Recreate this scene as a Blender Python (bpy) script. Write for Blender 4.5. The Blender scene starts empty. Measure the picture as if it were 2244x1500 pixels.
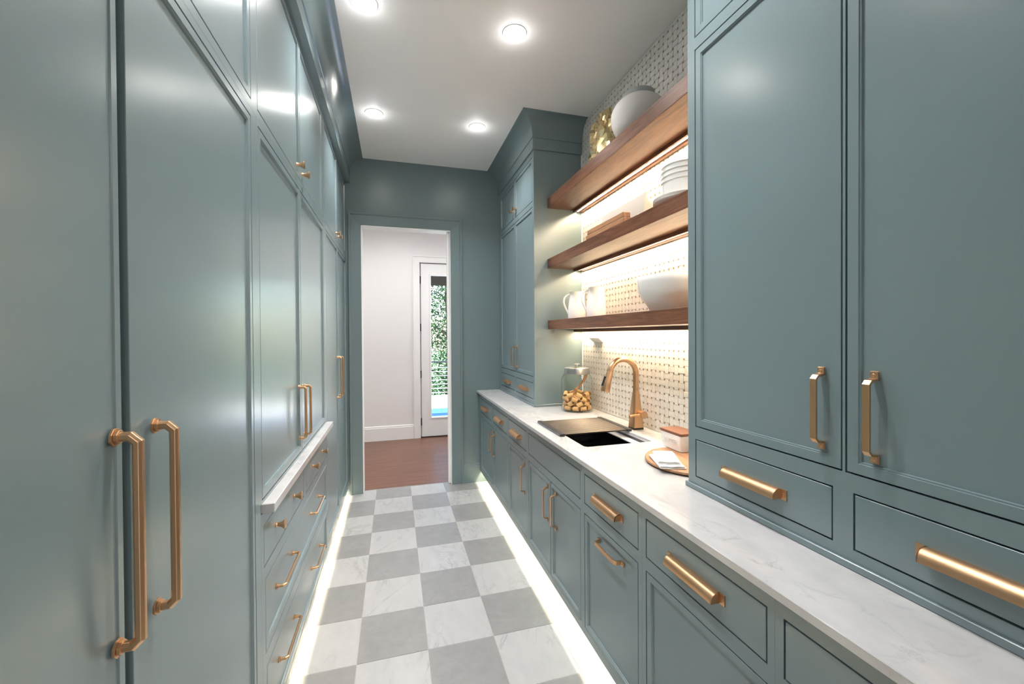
import bpy, bmesh, math, random
from mathutils import Vector, Matrix, noise
random.seed(7)
sc = bpy.context.scene
COL = sc.collection
PI = math.pi

# ------------------------------------------------------------------ camera, world, sun, exposure
cam = bpy.data.objects.new('camera', bpy.data.cameras.new('camera'))
COL.objects.link(cam)
_R = ((0.96190439, -0.27331278, -0.00632999), (0.27325248, 0.96190035, -0.00898921), (0.00854569, 0.00691708, 0.99993956))
cam.matrix_world = Matrix(((_R[0][0], _R[2][0], -_R[1][0], 0.0),
                           (_R[0][1], _R[2][1], -_R[1][1], 0.0),
                           (_R[0][2], _R[2][2], -_R[1][2], 1.44),
                           (0, 0, 0, 1)))
cam.data.sensor_width = 36.0
cam.data.lens = 906.71 / 2244 * 36
cam.data.shift_y = -8.07 / 2244
cam.data.clip_start = 0.02
cam.data.clip_end = 200
sc.camera = cam

sc.view_settings.view_transform = 'Standard'
sc.view_settings.look = 'None'
sc.view_settings.gamma = 1.0
sc.view_settings.use_curve_mapping = False
sc.view_settings.exposure = 1.68

world = bpy.data.worlds.new('world')
sc.world = world
world.use_nodes = True
wn = world.node_tree.nodes
wl_ = world.node_tree.links
bg = wn['Background']
sky = wn.new('ShaderNodeTexSky')
sky.sky_type = 'NISHITA'
sky.sun_disc = False
sky.sun_elevation = math.radians(55)
sky.sun_rotation = math.radians(70)
wl_.new(sky.outputs[0], bg.inputs[0])
bg.inputs[1].default_value = 0.55

sun = bpy.data.objects.new('sun', bpy.data.lights.new('sun', 'SUN'))
COL.objects.link(sun)
sun.data.energy = 12.0
sun.data.angle = math.radians(0.6)
sun.data.color = (1.0, 0.95, 0.88)
sun.rotation_euler = Vector((-0.5, 0.25, -0.85)).to_track_quat('-Z', 'Y').to_euler()

DOWN_W = 25.0        # each ceiling downlight
SHELF_LED_W = 3.1    # each strip below a shelf
TOE_LED_W = 7.0      # strip below the base cabinets
DOWN_COL = (1.0, 0.985, 0.985)
LED_COL = (1.0, 0.80, 0.54)

# ------------------------------------------------------------------ key planes (metres)
ZC = 3.05            # ceiling
YW = 3.99            # far wall
YH = 5.92            # far wall of the hall beyond
XL = -0.415          # faces of the left cabinets
XB = 0.795           # faces of the right base cabinets
XU = 1.005           # faces of the right upper cabinets
XS = 1.402           # tiled backsplash
ZT = 0.897           # worktop

# ------------------------------------------------------------------ materials
def new_mat(name):
    m = bpy.data.materials.new(name)
    m.use_nodes = True
    nt = m.node_tree
    return m, nt, nt.nodes['Principled BSDF']

def L(nt, a, b): nt.links.new(a, b)

def N(nt, typ, **kw):
    n = nt.nodes.new(typ)
    for k, v in kw.items(): setattr(n, k, v)
    return n

def coords(nt, scale=(1, 1, 1), rnd=False):
    tc = N(nt, 'ShaderNodeTexCoord')
    mp = N(nt, 'ShaderNodeMapping')
    mp.inputs['Scale'].default_value = scale
    if rnd:
        oi = N(nt, 'ShaderNodeObjectInfo')
        mu = N(nt, 'ShaderNodeVectorMath', operation='SCALE')
        mu.inputs[0].default_value = (37.0, 53.0, 19.0)
        L(nt, oi.outputs['Random'], mu.inputs['Scale'])
        ad = N(nt, 'ShaderNodeVectorMath', operation='ADD')
        L(nt, tc.outputs['Object'], ad.inputs[0]); L(nt, mu.outputs[0], ad.inputs[1])
        L(nt, ad.outputs[0], mp.inputs[0])
    else:
        L(nt, tc.outputs['Object'], mp.inputs[0])
    return mp.outputs[0]

def noise_tex(nt, vec, scale, detail=4, rough=0.5, dist=0.0):
    n = N(nt, 'ShaderNodeTexNoise')
    n.inputs['Scale'].default_value = scale
    n.inputs['Detail'].default_value = detail
    n.inputs['Roughness'].default_value = rough
    n.inputs['Distortion'].default_value = dist
    L(nt, vec, n.inputs['Vector'])
    return n.outputs[0]

def ramp(nt, fac, stops):
    r = N(nt, 'ShaderNodeValToRGB')
    e = r.color_ramp.elements
    while len(e) < len(stops): e.new(0.5)
    for el, (p, c) in zip(e, stops):
        el.position = p
        el.color = c if len(c) == 4 else (*c, 1)
    L(nt, fac, r.inputs[0])
    return r.outputs[0]

def bump(nt, bsdf, h, strength, dist=0.01):
    b = N(nt, 'ShaderNodeBump')
    b.inputs['Strength'].default_value = strength
    b.inputs['Distance'].default_value = dist
    L(nt, h, b.inputs['Height']); L(nt, b.outputs[0], bsdf.inputs['Normal'])

def plain(name, col, rough=0.5, metal=0.0, spec=0.5, bumpv=None, coat=0.0):
    m, nt, b = new_mat(name)
    b.inputs['Base Color'].default_value = (*col, 1)
    b.inputs['Roughness'].default_value = rough
    b.inputs['Metallic'].default_value = metal
    b.inputs['Specular IOR Level'].default_value = spec
    b.inputs['Coat Weight'].default_value = coat
    b.inputs['Coat Roughness'].default_value = 0.15
    if bumpv:
        sc_, st, stretch = bumpv
        v = coords(nt, stretch)
        bump(nt, b, noise_tex(nt, v, sc_, 3), st)
    return m

def marble(name, base, vein, scale, amount, rough, rnd=False, cloud=None, stretch=(1, 1, 1), mask=(0.48, 0.68), wid=1.0):
    m, nt, b = new_mat(name)
    v = coords(nt, stretch, rnd)
    n1 = noise_tex(nt, v, scale, 9, 0.62, 1.4)
    ab = N(nt, 'ShaderNodeMath', operation='ABSOLUTE')
    sb = N(nt, 'ShaderNodeMath', operation='SUBTRACT'); sb.inputs[1].default_value = 0.5
    L(nt, n1, sb.inputs[0]); L(nt, sb.outputs[0], ab.inputs[0])
    line = ramp(nt, ab.outputs[0], [(0.0, (1, 1, 1)), (0.022 * wid, (0.25,) * 3), (0.07 * wid, (0, 0, 0))])
    n2 = noise_tex(nt, v, scale * 0.9, 4, 0.5, 0.3)
    mask = ramp(nt, n2, [(mask[0], (0, 0, 0)), (mask[1], (1, 1, 1))])
    mu = N(nt, 'ShaderNodeMath', operation='MULTIPLY'); L(nt, line, mu.inputs[0]); L(nt, mask, mu.inputs[1])
    m2 = N(nt, 'ShaderNodeMath', operation='MULTIPLY'); L(nt, mu.outputs[0], m2.inputs[0]); m2.inputs[1].default_value = amount
    n3 = noise_tex(nt, v, scale * 2.3, 6, 0.6)
    cl = ramp(nt, n3, [(0.3, cloud or tuple(c * 0.9 for c in base)), (0.7, base)])
    mix = N(nt, 'ShaderNodeMix', data_type='RGBA')
    L(nt, m2.outputs[0], mix.inputs['Factor']); L(nt, cl, mix.inputs['A']); mix.inputs['B'].default_value = (*vein, 1)
    L(nt, mix.outputs['Result'], b.inputs['Base Color'])
    b.inputs['Roughness'].default_value = rough
    return m

def wood(name, dark, mid, light, axis, scale=9.0, rough=0.35, rnd=False, bmp=0.15):
    m, nt, b = new_mat(name)
    s = [9.0, 9.0, 9.0]; s[axis] = 0.9
    v = coords(nt, tuple(s), rnd)
    n1 = noise_tex(nt, v, scale * 0.28, 6, 0.6, 1.6)
    s2 = [60.0, 60.0, 60.0]; s2[axis] = 2.2
    v2 = coords(nt, tuple(s2), rnd)
    n2 = noise_tex(nt, v2, scale * 0.5, 5, 0.65)
    mx = N(nt, 'ShaderNodeMath', operation='MULTIPLY_ADD')
    L(nt, n2, mx.inputs[0]); mx.inputs[1].default_value = 0.45
    mm = N(nt, 'ShaderNodeMath', operation='MULTIPLY'); L(nt, n1, mm.inputs[0]); mm.inputs[1].default_value = 0.55
    L(nt, mm.outputs[0], mx.inputs[2])
    c = ramp(nt, mx.outputs[0], [(0.36, dark), (0.5, mid), (0.64, light)])
    L(nt, c, b.inputs['Base Color'])
    b.inputs['Roughness'].default_value = rough
    bump(nt, b, mx.outputs[0], bmp, 0.004)
    return m

def emit(name, col, strength):
    m, nt, b = new_mat(name)
    b.inputs['Base Color'].default_value = (*col, 1)
    b.inputs['Emission Color'].default_value = (*col, 1)
    b.inputs['Emission Strength'].default_value = strength
    return m

def thin_glass(name, tint=(1, 1, 1), ior=1.45):
    m = bpy.data.materials.new(name); m.use_nodes = True
    nt = m.node_tree; nt.nodes.clear()
    out = N(nt, 'ShaderNodeOutputMaterial')
    tr = N(nt, 'ShaderNodeBsdfTransparent'); tr.inputs[0].default_value = (*tint, 1)
    gl = N(nt, 'ShaderNodeBsdfGlossy'); gl.inputs['Roughness'].default_value = 0.02
    lw = N(nt, 'ShaderNodeLayerWeight')
    pw_ = N(nt, 'ShaderNodeMath', operation='POWER'); L(nt, lw.outputs['Facing'], pw_.inputs[0]); pw_.inputs[1].default_value = 4.0
    fr = N(nt, 'ShaderNodeMath', operation='MULTIPLY_ADD'); L(nt, pw_.outputs[0], fr.inputs[0]); fr.inputs[1].default_value = 0.6; fr.inputs[2].default_value = 0.012
    mx = N(nt, 'ShaderNodeMixShader')
    L(nt, fr.outputs[0], mx.inputs[0]); L(nt, tr.outputs[0], mx.inputs[1]); L(nt, gl.outputs[0], mx.inputs[2])
    L(nt, mx.outputs[0], out.inputs[0])
    return m

def paint(name, col, rough, st=0.0, spec=0.95):
    m, nt, b = new_mat(name)
    b.inputs['Base Color'].default_value = (*col, 1)
    v = coords(nt, (1.0, 1.0, 0.25))
    n = noise_tex(nt, v, 130, 3, 0.5)
    r = ramp(nt, n, [(0.3, (rough - 0.015,) * 3), (0.7, (rough + 0.015,) * 3)])
    b.inputs['Roughness'].default_value = rough
    b.inputs['Specular IOR Level'].default_value = spec
    if st > 0: bump(nt, b, n, st, 0.0006)
    return m

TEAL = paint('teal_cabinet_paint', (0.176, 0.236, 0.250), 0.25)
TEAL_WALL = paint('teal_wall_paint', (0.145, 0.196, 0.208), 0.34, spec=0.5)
WHITE = plain('white_wall_paint', (0.80, 0.785, 0.77), 0.5)
TRIMW = plain('white_trim_paint', (0.84, 0.835, 0.82), 0.35)
CEIL = plain('ceiling_paint', (0.95, 0.94, 0.935), 0.6)
COUNTER = marble('white_marble', (0.52, 0.513, 0.507), (0.16, 0.17, 0.195), 5.5, 0.70, 0.16, cloud=(0.44, 0.436, 0.433), mask=(0.46, 0.72), wid=0.8, stretch=(1, 0.6, 1))
TILE_W = marble('white_floor_marble', (0.435, 0.428, 0.42), (0.17, 0.17, 0.175), 7.5, 0.6, 0.34, rnd=True, cloud=(0.39, 0.385, 0.38), stretch=(1.0, 0.42, 1), mask=(0.42, 0.66), wid=0.9)
TILE_G = marble('grey_floor_stone', (0.27, 0.263, 0.257), (0.33, 0.325, 0.32), 7.0, 0.35, 0.36, rnd=True, cloud=(0.228, 0.223, 0.218), wid=1.5)
GROUT_F = plain('floor_grout', (0.38, 0.365, 0.345), 0.8)
BRASS = plain('satin_brass', (0.66, 0.41, 0.235), 0.33, 1.0)
BRASS_B = plain('brushed_brass', (0.62, 0.385, 0.22), 0.42, 1.0)
BRASS_D = plain('aged_brass', (0.42, 0.29, 0.17), 0.26, 1.0)
SHELF_WOOD = wood('oak_shelf_wood', (0.062, 0.022, 0.010), (0.150, 0.058, 0.027), (0.23, 0.098, 0.048), 1)
SHELF_END = wood('oak_end_grain', (0.09, 0.036, 0.018), (0.17, 0.072, 0.036), (0.25, 0.115, 0.06), 0)
PLANK = wood('hall_oak', (0.095, 0.036, 0.019), (0.155, 0.062, 0.034), (0.21, 0.09, 0.05), 0, 7.0, 0.30, True, 0.05)
BOARD_WOOD = wood('board_wood', (0.26, 0.12, 0.055), (0.40, 0.20, 0.10), (0.52, 0.29, 0.16), 1, 8.0, 0.4)
SCOOP_WOOD = wood('scoop_wood', (0.36, 0.15, 0.06), (0.50, 0.24, 0.11), (0.60, 0.32, 0.16), 2, 8.0, 0.4)
LID_WOOD = wood('lid_wood', (0.15, 0.056, 0.028), (0.205, 0.08, 0.042), (0.25, 0.105, 0.056), 1, 8.0, 0.45, False, 0.03)
MOSAIC = marble('mosaic_marble', (0.80, 0.775, 0.735), (0.52, 0.48, 0.42), 5.0, 0.5, 0.28, rnd=True, cloud=(0.68, 0.65, 0.60))
MOSAIC_DOT = plain('mosaic_dot', (0.27, 0.205, 0.145), 0.35)
MOSAIC_GROUT = plain('mosaic_grout', (0.46, 0.41, 0.345), 0.85)
CERAMIC = plain('white_glaze', (0.84, 0.82, 0.79), 0.13, bumpv=None)
STONEWARE = plain('speckled_stoneware', (0.66, 0.63, 0.60), 0.75, bumpv=(330, 0.22, (1, 1, 1)))
VASE_IN = plain('grey_glaze', (0.42, 0.43, 0.43), 0.6)
CONCRETE = plain('beige_stone', (0.60, 0.53, 0.45), 0.7, bumpv=(60, 0.15, (1, 1, 1)))
GOLD = plain('hammered_gold', (0.86, 0.68, 0.38), 0.24, 1.0)
STEEL = plain('brushed_steel', (0.60, 0.59, 0.58), 0.28, 1.0)
LEDGE_M = plain('pale_steel', (0.72, 0.72, 0.74), 0.5, 0.6)
STEEL_D = plain('dark_steel_rod', (0.13, 0.115, 0.105), 0.40, 1.0)
SINK_M = plain('black_sink', (0.012, 0.012, 0.013), 0.22)
RUBBER = plain('black_rubber', (0.025, 0.023, 0.022), 0.6)
RUBBER_G = plain('grey_rubber', (0.16, 0.16, 0.165), 0.55)
BLACKPL = plain('black_plastic', (0.015, 0.015, 0.017), 0.25)
BEAM_M = plain('dark_beam_paint', (0.012, 0.010, 0.008), 0.9, spec=0.05)
BRONZE = plain('dark_bronze', (0.035, 0.028, 0.022), 0.35, 0.6)
LINEN = plain('white_linen', (0.82, 0.81, 0.795), 0.9, bumpv=(400, 0.2, (1, 1, 1)))
PASTA = plain('dry_pasta', (0.64, 0.375, 0.155), 0.6)
GLASS = thin_glass('clear_jar_glass', (0.97, 0.98, 0.97))
PANE = thin_glass('door_glass', (0.95, 0.97, 0.96))
LENS = emit('downlight_lens', (1.0, 0.96, 0.9), 22.0)
LED_M = emit('led_diffuser', (1.0, 0.86, 0.62), 9.0)
PLASTIC_W = plain('white_plastic', (0.74, 0.72, 0.69), 0.4)
DECK = plain('pale_deck', (0.72, 0.70, 0.67), 0.7, bumpv=(20, 0.1, (1, 8, 1)))
RUG = plain('blue_rug', (0.003, 0.062, 0.22), 0.8, bumpv=(40, 0.3, (1, 1, 1)))
RAILM = plain('black_rail', (0.02, 0.02, 0.022), 0.35, 0.3)
CABLE = plain('steel_cable', (0.55, 0.55, 0.56), 0.3, 1.0)
BARK = plain('bark', (0.10, 0.07, 0.05), 0.9, bumpv=(20, 0.6, (1, 1, 0.2)))
GRASS = plain('lawn', (0.07, 0.13, 0.04), 0.9)

def leaf_mat():
    m, nt, b = new_mat('leaf')
    tc = N(nt, 'ShaderNodeTexCoord')
    n = noise_tex(nt, tc.outputs['Object'], 3.0, 3)
    c = ramp(nt, n, [(0.3, (0.010, 0.026, 0.008)), (0.5, (0.036, 0.088, 0.024)), (0.7, (0.10, 0.18, 0.06))])
    L(nt, c, b.inputs['Base Color'])
    b.inputs['Roughness'].default_value = 0.45
    return m
LEAF = leaf_mat()

# ------------------------------------------------------------------ building helpers
WLOC = {}

class MB:
    def __init__(s): s.v = []; s.f = []; s.mi = []; s.m = 0
    def add(s, vs, fs):
        o = len(s.v)
        s.v += [tuple(p) for p in vs]
        for f in fs: s.f.append([i + o for i in f]); s.mi.append(s.m)
    def box(s, x0, x1, y0, y1, z0, z1, T=None):
        p = [(x, y, z) for x in (x0, x1) for y in (y0, y1) for z in (z0, z1)]
        if T: p = [T(*q) for q in p]
        s.add(p, [(0, 1, 3, 2), (4, 6, 7, 5), (0, 4, 5, 1), (2, 3, 7, 6), (0, 2, 6, 4), (1, 5, 7, 3)])
        return s
    def rings(s, rings, cap0=True, cap1=True, closed=False):
        n = len(rings[0]); fs = []
        m = len(rings)
        for i in range(m if closed else m - 1):
            a = i * n; b = ((i + 1) % m) * n
            for k in range(n):
                k2 = (k + 1) % n
                fs.append((a + k, a + k2, b + k2, b + k))
        if not closed:
            if cap0: fs.append(tuple(range(n)))
            if cap1: fs.append(tuple(range((m - 1) * n, m * n)))
        s.add([p for r in rings for p in r], fs)
        return s
    def lathe(s, prof, c, n=32, cap0=True, cap1=True, ang0=0.0, sq=None):
        rs = []
        for r, z in prof:
            r = max(r, 1e-4)
            rs.append([(c[0] + r * math.cos(ang0 + 2 * PI * k / n), c[1] + r * math.sin(ang0 + 2 * PI * k / n), c[2] + z) for k in range(n)])
        return s.rings(rs, cap0, cap1)
    def tube(s, pts, rad, n=12, cap=True):
        pts = [Vector(p) for p in pts]
        rs = []
        up = None
        for i, p in enumerate(pts):
            t = (pts[min(i + 1, len(pts) - 1)] - pts[max(i - 1, 0)]).normalized()
            if up is None:
                a = Vector((0, 0, 1)) if abs(t.z) < 0.9 else Vector((1, 0, 0))
                up = (a - t * a.dot(t)).normalized()
            else:
                up = (up - t * up.dot(t)).normalized()
            w = t.cross(up)
            r = rad[i] if isinstance(rad, (list, tuple)) else rad
            rs.append([tuple(p + (up * math.cos(2 * PI * k / n) + w * math.sin(2 * PI * k / n)) * r) for k in range(n)])
        return s.rings(rs, cap, cap)
    def prism(s, poly, a0, a1, T):
        s.rings([[T(p[0], p[1], a0) for p in poly], [T(p[0], p[1], a1) for p in poly]])
        return s
    def sweep(s, path, prof, T, closed=False, pieces=False):
        # path: planar (a,b) points; prof: (n,c): n across the path in its plane, c out of the plane
        P = [Vector(p) for p in path]; rs = []
        m = len(P)
        for i in range(m):
            d1 = (P[i] - P[i - 1]).normalized() if (i > 0 or closed) else None
            d2 = (P[(i + 1) % m] - P[i]).normalized() if (i < m - 1 or closed) else None
            d1 = d1 or d2; d2 = d2 or d1
            n1 = Vector((-d1.y, d1.x)); n2 = Vector((-d2.y, d2.x))
            nn = (n1 + n2) / (1 + n1.dot(n2))
            rs.append([T(P[i].x + nn.x * a, P[i].y + nn.y * a, c) for a, c in prof])
        if pieces: return rs
        return s.rings(rs, closed=closed)
    def mesh(s, name, mats, org=(0, 0, 0), smooth=None, bevel=0.0, seg=1):
        me = bpy.data.meshes.new(name)
        ox, oy, oz = org
        me.from_pydata([(x - ox, y - oy, z - oz) for x, y, z in s.v], [], s.f)
        mats = mats if isinstance(mats, (list, tuple)) else [mats]
        for m in mats: me.materials.append(m)
        for p, i in zip(me.polygons, s.mi): p.material_index = i
        bm = bmesh.new(); bm.from_mesh(me)
        bmesh.ops.recalc_face_normals(bm, faces=bm.faces)
        if bevel:
            es = [e for e in bm.edges if len(e.link_faces) == 2 and e.calc_face_angle(0) > 0.6]
            bmesh.ops.bevel(bm, geom=es, offset=bevel, segments=seg, affect='EDGES', profile=0.5, clamp_overlap=True)
        bm.to_mesh(me); bm.free()
        if smooth is not None:
            me.polygons.foreach_set('use_smooth', [True] * len(me.polygons))
            me.set_sharp_from_angle(angle=math.radians(smooth))
        me.update()
        return me
    def build(s, name, mats, parent=None, org=None, **kw):
        if parent is not None:
            org = WLOC[parent]
        elif org is None:
            xs = [p[0] for p in s.v]; ys = [p[1] for p in s.v]; zs = [p[2] for p in s.v]
            org = ((min(xs) + max(xs)) / 2, (min(ys) + max(ys)) / 2, min(zs))
        me = s.mesh(name, mats, org, **kw)
        o = bpy.data.objects.new(name, me); COL.objects.link(o)
        if parent is not None: o.parent = parent
        else: o.location = org
        WLOC[o] = tuple(org)
        return o

def tag(o, label, cat, group=None):
    o['label'] = label; o['category'] = cat
    if group: o['group'] = group
    return o

def thing(name, label, cat, loc, group=None):
    o = bpy.data.objects.new(name, None); COL.objects.link(o)
    o.location = loc; o.empty_display_size = 0.05
    WLOC[o] = tuple(loc)
    return tag(o, label, cat, group)

def struct(o): o['kind'] = 'structure'; return o

def place(mesh, name, parent, pos, rot):
    o = bpy.data.objects.new(name, mesh); COL.objects.link(o)
    o.parent = parent
    w = WLOC[parent]
    o.matrix_local = Matrix.Translation(Vector(pos) - Vector(w)) @ rot.to_4x4()
    return o

def cols(u, v, w): return Matrix((u, v, w)).transposed()
ROT = {('L', 'h'): cols((0, 1, 0), (0, 0, 1), (1, 0, 0)), ('R', 'h'): cols((0, -1, 0), (0, 0, 1), (-1, 0, 0)),
       ('L', 'v'): cols((0, 0, 1), (0, -1, 0), (1, 0, 0)), ('R', 'v'): cols((0, 0, 1), (0, 1, 0), (-1, 0, 0))}

def side(sd, X0):
    s = 1 if sd == 'L' else -1
    return lambda u, v, w: (X0 + s * w, u, v)

# ------------------------------------------------------------------ brass hardware meshes (local: u along, v across, w out)
ID = lambda a, b, c: (a, b, c)
def pull_a(Lh, P=0.030, t=0.0065, c=0.008):
    "octagonal bar pull with chamfered corners and stepped octagonal bases"
    mb = MB()
    h = Lh / 2
    path = [(-h, 0.004), (-h, P - c), (-h + c, P), (h - c, P), (h, P - c), (h, 0.004)]
    k = t * 0.45
    prof = [(-t, -k), (-k, -t), (k, -t), (t, -k), (t, k), (k, t), (-k, t), (-t, k)]
    mb.sweep(path, prof, lambda a, b, c_: (a, c_, b))
    for s_ in (-h, h):
        for r, z0, z1 in ((t * 2.0, 0, 0.004), (t * 1.55, 0.004, 0.009)):
            mb.rings([[(s_ + r * math.cos(PI / 8 + PI / 4 * i), r * math.sin(PI / 8 + PI / 4 * i), z) for i in range(8)] for z in (z0, z1)])
    return mb.mesh('octagonal_pull', BRASS_D if False else BRASS, bevel=0.0006)

def screw(mb, u, v, w, r=0.0042):
    mb.lathe([(r, 0), (r * 0.95, 0.0012), (r * 0.6, 0.002)], (u, v, w), 12)
    mb.box(u - r * 0.85, u + r * 0.85, v - 0.0006, v + 0.0006, w + 0.0018, w + 0.0023)

def pull_b(Lh, P=0.028, wd=0.0075, t=0.0028):
    "flat bar pull with raised ends and screwed foot tabs"
    mb = MB(); h = Lh / 2
    path = [(-h, t), (-h + 0.017, t), (-h + 0.020, P - 0.007), (-h + 0.028, P), (h - 0.028, P), (h - 0.020, P - 0.007), (h - 0.017, t), (h, t)]
    prof = [(-t, -wd), (t, -wd), (t, wd), (-t, wd)]
    mb.sweep(path, prof, lambda a, b, c_: (a, c_, b))
    for s_ in (-1, 1):
        mb.box(s_ * h - 0.002 if s_ > 0 else -h - 0.001, h + 0.001 if s_ > 0 else -h + 0.018, -wd * 1.12, wd * 1.12, 0, t)
        screw(mb, s_ * (h - 0.008), 0, 2 * t)
    return mb.mesh('flat_bar_pull', BRASS, bevel=0.0007)

def pull_c(Lh):
    "bin pull: quarter-round hood with end tabs and screws"
    mb = MB(); h = Lh / 2; e = 0.016
    outer = [(0.0135, 0.0), (0.0135, 0.009), (0.0127, 0.0145), (0.0108, 0.0190), (0.0080, 0.0227), (0.0042, 0.0257), (-0.0005, 0.0279), (-0.0060, 0.0291), (-0.0125, 0.0295)]
    inner = [(-0.0125, 0.0270), (-0.0030, 0.0260), (0.0045, 0.0220), (0.0090, 0.016), (0.0113, 0.009), (0.0113, 0.0)]
    T = lambda a, b, c_: (c_, a, b)
    mb.prism(outer + inner, -h + e, h - e, T)
    for s_ in (-1, 1):
        a, b = (h - e - 0.002, h - e) if s_ > 0 else (-h + e, -h + e + 0.002)
        mb.prism(outer + [(-0.0125, 0.0)], a, b, T)
        a, b = (h - e, h) if s_ > 0 else (-h, -h + e)
        mb.box(a, b, -0.014, 0.014, 0, 0.003)
        screw(mb, s_ * (h - e / 2), 0, 0.003)
    return mb.mesh('bin_pull', BRASS_B, smooth=32)

def knob(n, mat):
    mb = MB()
    mb.lathe([(0.0095, 0), (0.0095, 0.003), (0.0075, 0.006), (0.0080, 0.014), (0.0108, 0.021), (0.0172, 0.0290), (0.0178, 0.0315), (0.0150, 0.033)], (0, 0, 0), n, ang0=PI / n)
    return mb.mesh('flared_knob', mat, smooth=None if n < 10 else 40, bevel=0.0004 if n < 10 else 0)

PA_LONG = pull_a(0.325, 0.031, 0.0072, 0.010)
PA_MID = pull_a(0.228, 0.030, 0.0055, 0.007)
PA_FAR = pull_a(0.300, 0.030, 0.0055, 0.007)
PA_DRW = pull_a(0.240, 0.030, 0.0052, 0.008)
PB = pull_b(0.200)
PC = pull_c(0.226)
KN_S = knob(8, BRASS)
KN_R = knob(24, BRASS)

# ------------------------------------------------------------------ cabinets
def shaker(mb, T, y0, y1, z0, z1, st=0.022, rec=0.007, bead=0.004, t=0.018, w=0.0):
    def ring(d, ww): return [T(y0 + d, z0 + d, ww), T(y1 - d, z0 + d, ww), T(y1 - d, z1 - d, ww), T(y0 + d, z1 - d, ww)]
    mb.rings([ring(0, w - t), ring(0, w - 0.001), ring(0.001, w), ring(st, w), ring(st + 0.0008, w - 0.0025), ring(st + bead, w - 0.0025), ring(st + bead + 0.001, w - rec)])
def slab(mb, T, y0, y1, z0, z1, t=0.018, w=0.0):
    def ring(d, ww): return [T(y0 + d, z0 + d, ww), T(y1 - d, z0 + d, ww), T(y1 - d, z1 - d, ww), T(y0 + d, z1 - d, ww)]
    mb.rings([ring(0, w - t), ring(0, w - 0.001), ring(0.001, w)])

GAP = 0.0040
def cabinet(name, label, sd, X0, y0, y1, z0, z1, depth, fronts, group=None, toe=None, bodyz0=None, bodyz1=None):
    """fronts: dicts(kind, y0,y1,z0,z1, st, handle=(mesh, mode, y, z))"""
    T = side(sd, X0)
    s = 1 if sd == 'L' else -1
    root = thing(name, label, 'cabinet', (X0 - s * depth / 2, (y0 + y1) / 2, 0.0 if toe else z0), group)
    body = MB()
    ys = sorted({y0, y1} | {f[k] for f in fronts for k in ('y0', 'y1')})
    zs = sorted({z0, z1} | {f[k] for f in fronts for k in ('z0', 'z1')})
    ys = [y for y in ys if y0 - 1e-6 <= y <= y1 + 1e-6]; zs = [z for z in zs if z0 - 1e-6 <= z <= z1 + 1e-6]
    for i in range(len(ys) - 1):
        run = None
        for j in range(len(zs) - 1):
            cy = (ys[i] + ys[i + 1]) / 2; cz = (zs[j] + zs[j + 1]) / 2
            solid = not any(f['y0'] < cy < f['y1'] and f['z0'] < cz < f['z1'] for f in fronts)
            if solid:
                run = [run[0], zs[j + 1]] if run else [zs[j], zs[j + 1]]
            if run and (not solid or j == len(zs) - 2):
                body.box(ys[i], ys[i + 1], run[0], run[1], -0.02, 0.0, T); run = None
    if bodyz1:
        body.box(y0, y1, bodyz1, z1, -0.030, -0.0202, T)
    body.box(y0, y1, bodyz0 if bodyz0 else z0, bodyz1 or z1, -depth, -0.0202, T)
    body.build('body', TEAL, root)
    if toe:
        MB().box(y0, y1, 0.0, bodyz0 or z0, -depth * 0.5, -toe, T).build('toe_kick', TEAL, root)
    for f in fronts:
        g = GAP
        mb = MB()
        a = (mb, T, f['y0'] + g, f['y1'] - g, f['z0'] + g, f['z1'] - g)
        if f.get('flat'): slab(*a)
        else: shaker(*a, st=f.get('st', 0.022), rec=f.get('rec', 0.007))
        d = mb.build(f['kind'], TEAL, root)
        if f.get('handle'):
            me, mode, hy, hz = f['handle'][:4]
            w = f['handle'][4] if len(f['handle']) > 4 else 0.0
            place(me, 'knob' if me in (KN_S, KN_R) else 'handle', d, T(hy, hz, w), ROT[(sd, mode)])
    return root

def F(kind, y0, y1, z0, z1, handle=None, **kw):
    d = dict(kind=kind, y0=y0, y1=y1, z0=z0, z1=z1, handle=handle); d.update(kw); return d

# ================================================================== STRUCTURE
# floor: marble checker tiles
TX, TY, FX, FY = 0.308, 0.3143, -0.1715, 1.916
fl = struct(MB().box(-1.1, XS + 0.1, -1.6, 4.06, -0.08, -0.0016).build('floor', GROUT_F))
tmeshes = {}
def floor_tile(i, j):
    x0 = FX + i * TX; y0 = FY + j * TY; x1 = x0 + TX; y1 = min(y0 + TY, 4.058)
    key = ((i + j) % 2, round(y1 - y0, 3))
    if key not in tmeshes:
        tmeshes[key] = MB().box(0.0013, TX - 0.0013, 0.0013, (y1 - y0) - 0.0013, -0.012, 0).mesh('floor_tile', TILE_W if key[0] else TILE_G, bevel=0.0008)
    o = bpy.data.objects.new('tile', tmeshes[key]); COL.objects.link(o)
    o.parent = fl
    o.location = Vector((x0, y0, random.uniform(-0.0003, 0.0))) - Vector(WLOC[fl])
for i in range(-2, 4):
    for j in range(-11, 7):
        floor_tile(i, j)

# hall floor of oak planks
fh = struct(MB().box(-2.3, 3.3, 4.06, YH, -0.08, -0.004).build('floor_hall', GROUT_F))
pw = (YH - 4.06) / 14
for r in range(14):
    xs = [-2.3]
    x = -2.3 + random.uniform(0.4, 1.6)
    while x < 3.1: xs.append(x); x += random.uniform(1.1, 1.9)
    xs.append(3.3)
    for a, b in zip(xs, xs[1:]):
        MB().box(a + 0.0006, b - 0.0006, 4.06 + r * pw + 0.0005, 4.06 + (r + 1) * pw - 0.0005, -0.0039, 0.0).build('plank', PLANK, fh)
struct(MB().box(-0.285, 0.523, 4.045, 4.06, -0.01, 0.0005).build('trim_6', TILE_G))

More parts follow.
